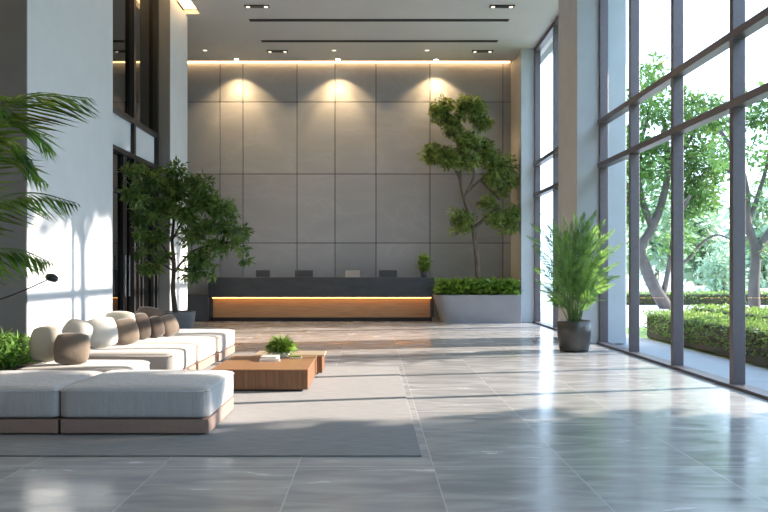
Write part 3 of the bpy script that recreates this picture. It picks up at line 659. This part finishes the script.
def seat(label, x0, x1, y0, y1, mc='fabric_grey', top=0.385, name='sofa_module'):
    t = thing(name, label, 'sofa', ((x0+x1)/2, (y0+y1)/2, 0.012), 'modular sofa pieces')
    p = box('plinth', x0+.005, x1-.005, y0+.005, y1-.005, 0.025, 0.135, 'plinth_taupe', t, 0.008, 2); local(t, p)
    p = box('foot_rail', x0+.05, x1-.05, y0+.05, y1-.05, 0.012, 0.03, 'black_metal', t); local(t, p)
    bm = bmesh.new(); cushion_box(bm, x0, x1, y0, y1, 0.14, top); p = from_bm('cushion', bm, mc, t, True); local(t, p)
    bm = bmesh.new()
    zc = top-0.03
    pts = []
    r = 0.035
    for cx, cy, a0 in ((x1-r, y0+r, -PI/2), (x1-r, y1-r, 0), (x0+r, y1-r, PI/2), (x0+r, y0+r, PI)):
        for k in range(5): a = a0+PI/2*k/4; pts.append(Vector((cx+(r+.001)*math.cos(a), cy+(r+.001)*math.sin(a), zc)))
    pts.append(pts[0].copy())
    tube(bm, pts, 0.0055, 0.0055, 6, 1); from_bm('piping', bm, mc, p, True)
    return t
seat('grey upholstered sofa block at the front corner nearest the coffee table', -2.443, -1.275, 5.45, 6.44)
seat('grey upholstered sofa block cut off by the left edge of the picture', -3.60, -2.455, 5.45, 6.40)
seat('sunlit seat block behind the grey front blocks, carrying ivory and taupe pillows', -3.32, -2.27, 6.46, 7.14, 'fabric_cream')
seat('cream sofa block of the rear row, nearest to the camera', -3.62, -2.19, 7.68, 8.70, 'fabric_cream')
seat('cream sofa block in the middle of the rear row', -3.62, -2.17, 8.72, 9.74, 'fabric_cream')
seat('cream sofa block at the far end of the rear row beside the potted tree', -3.62, -2.14, 9.76, 10.88, 'fabric_cream')

def pillow(label, px, pybase, wpx, hpx, Y, m, yaw=0, lean=0.25, thick=0.17, roll=0.0, zoff=0, pip=False, x=None):
    w_ = wpx/F*Y; h = hpx/F*Y; xc = PX(px, Y) if x is None else x
    bm = bmesh.new(); n = 20; vs = {}
    for s in (0, 1):
        for i in range(n+1):
            for j in range(n+1):
                u = -1+2*i/n; v = -1+2*j/n
                if s and (i in (0, n) or j in (0, n)): vs[s, i, j] = vs[0, i, j]; continue
                # soft square outline
                f_ = 1-0.10*(abs(u)**2*(1-abs(v)**2)*0+0)-0.09*(1-(abs(u)*abs(v))) * 0
                X = u*math.sqrt(1-0.28*v*v)/math.sqrt(1-0.28) if False else u*(1-0.16*abs(v)**2.4)
                Z = v*(1-0.16*abs(u)**2.4)
                th = (max(0, 1-abs(u)**2.6)*max(0, 1-abs(v)**2.6))**0.5
                vs[s, i, j] = bm.verts.new((X*w_/2, (1 if s else -1)*th*thick/2, Z*h/2+h/2))
    for s in (0, 1):
        for i in range(n):
            for j in range(n):
                q = (vs[s, i, j], vs[s, i+1, j], vs[s, i+1, j+1], vs[s, i, j+1]); bm.faces.new(q if s == 0 else q[::-1])
    R = Matrix.Rotation(yaw, 3, 'Z') @ Matrix.Rotation(-lean, 3, 'X') @ Matrix.Rotation(roll, 3, 'Y')
    bmesh.ops.rotate(bm, verts=bm.verts, cent=(0, 0, h/2), matrix=R)
    zmin = min(v.co.z for v in bm.verts); bmesh.ops.translate(bm, verts=bm.verts, vec=(0, 0, -zmin))
    o = from_bm('pillow', bm, m, None, True); o.location = (xc, Y, 0.398+zoff); tag(o, label, 'pillow', 'loose pillows on the sofa')
    return o
pillow('ivory pillow standing at the left end of the sunlit seat beside the leafy shrub', 46, 366, 35, 37, 6.86, 'pillow_ivory', -0.2, 0.2, roll=-0.08, thick=.16)
pillow('taupe pillow leaning in front of the ivory one on the nearest sunlit seat', 72, 366, 34, 33, 6.70, 'pillow_taupe', 0.35, 0.35, roll=0.06, thick=.16)
pillow('pale white pillow lying half hidden behind the nearest taupe pillow', 76, 351, 32, 31, 7.90, 'pillow_white', -0.2, 0.4, thick=.2, roll=0.3)
pillow('large plump white pillow on the rear row, left of the taupe ones', 101, 349, 32, 31, 8.12, 'pillow_white', 0.5, 0.3, thick=.28, roll=-0.12)
pillow('taupe pillow right beside the plump white pillow', 125, 346, 27, 27, 8.45, 'pillow_taupe', 0.55, 0.35, thick=.2, roll=-0.16)
pillow('ivory pillow behind the taupe one at the middle of the row', 119, 343, 34, 30, 8.95, 'pillow_ivory', -0.1, 0.2, thick=.18)
pillow('darkest brown pillow standing upright edge on', 141, 341, 19, 27, 9.05, 'pillow_umber', 0.8, 0.15, thick=.17, roll=-0.14)
pillow('small taupe pillow between the dark brown one and the last one', 155, 340, 18, 22, 9.3, 'pillow_umber', 0.7, 0.25, thick=.18, roll=-0.25)
pillow('umber pillow at the back, rising above the other brown pillows', 149, 338, 30, 28, 9.8, 'pillow_umber', 0.1, 0.3, thick=.2, roll=0.2)
pillow('last taupe pillow at the right end of the row', 168, 339, 21, 22, 9.5, 'pillow_taupe', 0.7, 0.35, thick=.2, roll=-0.3)

# shrub behind front blocks, at the left edge
t = thing('shrub_planter', 'bright leafy shrub in a low box at the left edge behind the grey block', 'plant', (-3.78, 6.95, 0.012))
local(t, box('box', -4.2, -3.36, 6.45, 7.45, 0.012, 0.34, 'pot_slate', t, 0.01, 1)); local(t, box('soil', -4.17, -3.39, 6.48, 7.42, 0.34, 0.36, 'soil', t))
B, D = [], []
for i in range(1500):
    a = random.uniform(0, 2*PI); e = random.uniform(-0.4, 1.2)
    x = random.uniform(-4.15, -3.38); y = random.uniform(6.5, 7.4); h = random.uniform(0, 0.25)
    B.append((x, y, 0.36+h)); D.append((math.cos(a)*math.cos(e), math.sin(a)*math.cos(e), math.sin(e)))
n = len(B); A0, A1 = np.array(B), np.array(D); ln = rng.uniform(.08, .15, n); k = (A0[:, 0]+A1[:, 0]*ln < -3.34) & (A0[:, 1]+A1[:, 1]*ln > 6.42); A0, A1, ln = A0[k], A1[k], ln[k]; n = len(A0)
local(t, leaf_mesh('foliage', A0, A1, np.tile([0, 0, 1.0], (n, 1))+rng.normal(size=(n, 3))*.3, ln, ln*.25, 'leaf_fern', t, 0.3))

# ================================================================== COFFEE TABLE
t = thing('coffee_table', 'low square walnut coffee table with a pale slab behind it', 'table', (-1.2, 8.2, 0.012))
XT0, XT1 = -1.72, -0.69
bm = bmesh.new(); add_box(bm, XT0, XT1, 7.42, 8.62, 0.032, 0.234, 0.004, 1)
local(t, from_bm('body', bm, 'walnut_side', t))
local(t, box('tabletop', XT0-.003, XT1+.003, 7.417, 8.623, 0.234, 0.246, 'walnut_top', t, 0.003, 1))
local(t, box('base', XT0+.06, XT1-.09, 7.47, 8.55, 0.012, 0.033, 'black_metal', t))
local(t, box('rear_block', XT0+.25, -0.625, 8.63, 9.05, 0.032, 0.238, 'walnut_side', t, 0.004, 1))
local(t, box('pale_top', XT0+.247, -0.60, 8.627, 9.06, 0.238, 0.254, 'pale_oak', t, 0.003, 1))
local(t, box('rear_base', XT0+.3, -0.68, 8.68, 9.0, 0.012, 0.033, 'black_metal', t))
def book(label, x, y, z, w_, d_, h, m, yaw):
    t = thing('book', label, 'book', (x, y, z), 'books on the coffee table'); t.rotation_euler = (0, 0, yaw)
    bm = bmesh.new(); add_box(bm, -w_/2, w_/2, -d_/2, d_/2, 0, 0.003); add_box(bm, -w_/2, w_/2, -d_/2, d_/2, h-.003, h); add_box(bm, -w_/2, -w_/2+.003, -d_/2, d_/2, 0, h)
    from_bm('cover', bm, m, t); bm = bmesh.new(); add_box(bm, -w_/2+.004, w_/2-.005, -d_/2+.005, d_/2-.005, 0.003, h-.003); from_bm('pages', bm, 'book_page', t)
xb_ = PX(270, 8.2)
book('white book at the bottom of the little stack', xb_, 8.2, 0.2465, 0.23, 0.30, 0.028, 'book_white', 0.1)
book('smaller pale book lying on top of the white one', xb_+.005, 8.22, 0.2745, 0.19, 0.26, 0.024, 'book_white', -0.05)
book('thin olive green book lying beside the plant bowl', PX(296, 8.45), 8.42, 0.2465, 0.14, 0.22, 0.022, 'book_olive', 0.05)
xb2, yb2 = PX(281, 8.45), 8.47
t = thing('potted_plant', 'small spiky green plant in a white bowl on the coffee table', 'plant', (xb2, yb2, 0.245))
pot(t, (xb2, yb2, 0.245), [(0.06, 0), (0.09, 0.015), (0.12, 0.07), (0.112, 0.07), (0.10, 0.05)], 'pot_white')
soil(t, (xb2, yb2, 0.30), 0.10)
B, D = [], []
for i in range(420):
    a = random.uniform(0, 2*PI); e = random.uniform(0.0, 1.45); r = random.uniform(0, .05)
    B.append((xb2+r*math.cos(a), yb2+r*math.sin(a), 0.305+random.uniform(0, .08))); D.append((math.cos(a)*math.cos(e), math.sin(a)*math.cos(e), math.sin(e)))
n = len(B); local(t, leaf_mesh('foliage', np.array(B), np.array(D), np.tile([0, 0, 1.0], (n, 1))+rng.normal(size=(n, 3))*.2, rng.uniform(.11, .19, n), rng.uniform(.02, .032, n), 'leaf_bed', t, 0.4))

# ================================================================== FOREGROUND PALM (left edge)
YQ = 4.35; xq = -3.15
t = thing('palm_plant', 'large dark palm reaching in from the left edge with arching fronds', 'plant', (xq, YQ, 0))
pot(t, (xq, YQ, 0), [(0.2, 0), (0.24, 0.04), (0.27, 0.42), (0.27, 0.46), (0.24, 0.46), (0.235, 0.41)], 'pot_slate')
soil(t, (xq, YQ, 0.425), 0.235)
fr = ([], [], [], [], []); bms = bmesh.new()
def Q(px, py, Y=YQ): return Vector(W(px, py, Y))
fronds = [([Q(-70, 210), Q(-40, 140), Q(0, 108), Q(40, 95), Q(88, 98)], 0.36, 30, 0.3), ([Q(-70, 240), Q(-45, 170), Q(-10, 128), Q(20, 125), Q(52, 150)], 0.30, 26, 0.3),
          ([Q(-75, 280, 4.6), Q(-50, 220, 4.6), Q(-20, 170, 4.6), Q(10, 158, 4.6), Q(45, 182, 4.6)], 0.30, 24, 0.4), ([Q(-75, 290), Q(-45, 235), Q(-5, 200), Q(35, 193), Q(76, 203)], 0.26, 28, 0.55),
          ([Q(-75, 320), Q(-45, 275), Q(-10, 252), Q(20, 250), Q(50, 262)], 0.24, 26, 0.7), ([Q(-85, 250, 4.1), Q(-60, 130, 4.1), Q(-30, 90, 4.1), Q(5, 110, 4.1)], 0.3, 22, 0.4),
          ([Q(-70, 225, 4.7), Q(-40, 160, 4.7), Q(-8, 135, 4.7), Q(20, 148, 4.7), Q(38, 175, 4.7)], 0.26, 24, 0.5), ([Q(-90, 300), Q(-120, 200), Q(-150, 150), Q(-190, 150)], 0.3, 24, 0.4), ([Q(-85, 290, 4.2), Q(-80, 180, 3.9), Q(-70, 120, 3.6), Q(-60, 120, 3.3)], 0.3, 24, 0.4)]
for pts, ll, n_, dr in fronds:
    b0 = Vector((xq+random.uniform(-.08, .08), YQ+random.uniform(-.08, .08), 0.42))
    tube(bms, [b0]+pts, 0.011, 0.003, 5, 5)
    frond(*fr, pts, int(n_*1.15), ll*1.3, 0.030, ang=0.75, droop=dr, start=0.12)
local(t, from_bm('stem', bms, 'stem_green', t))
local(t, frond_obj('leaflets', fr, 'leaf_palm', t, 0.16))

# arm lamp at left edge
YA = 6.9
bx_, bz_ = -3.9, 0.012
t = thing('floor_lamp', 'thin black arm lamp with a small oval head reaching in from the left', 'lamp', (-3.95, 6.2, 0.012))
bm = bmesh.new(); lathe(bm, [(0.14, 0), (0.14, 0.015), (0.02, 0.025)], 24, (-3.95, 6.2, 0.012)); local(t, from_bm('base', bm, 'black_metal', t))
bm = bmesh.new(); tube(bm, [(-3.95, 6.2, 0.03), (-3.95, 6.2, .5), (-3.95, 6.2, .9)], 0.01, 0.01)
tube(bm, [(-3.95, 6.2, .9), W(-10, 302, 6.2), W(20, 292, 6.2), W(47, 280, 6.2)], 0.008, 0.006); local(t, from_bm('arm', bm, 'black_metal', t))
bm = bmesh.new(); c = W(52, 277.5, 6.2); lathe(bm, [(0.012, -0.03), (0.04, -0.032), (0.056, -0.012), (0.05, 0.018), (0.015, 0.034)], 20)
bmesh.ops.rotate(bm, verts=bm.verts, cent=(0, 0, 0), matrix=Matrix.Rotation(0.35, 3, 'Y')); bmesh.ops.translate(bm, verts=bm.verts, vec=c); local(t, from_bm('lamp_head', bm, 'black_metal', t, True))
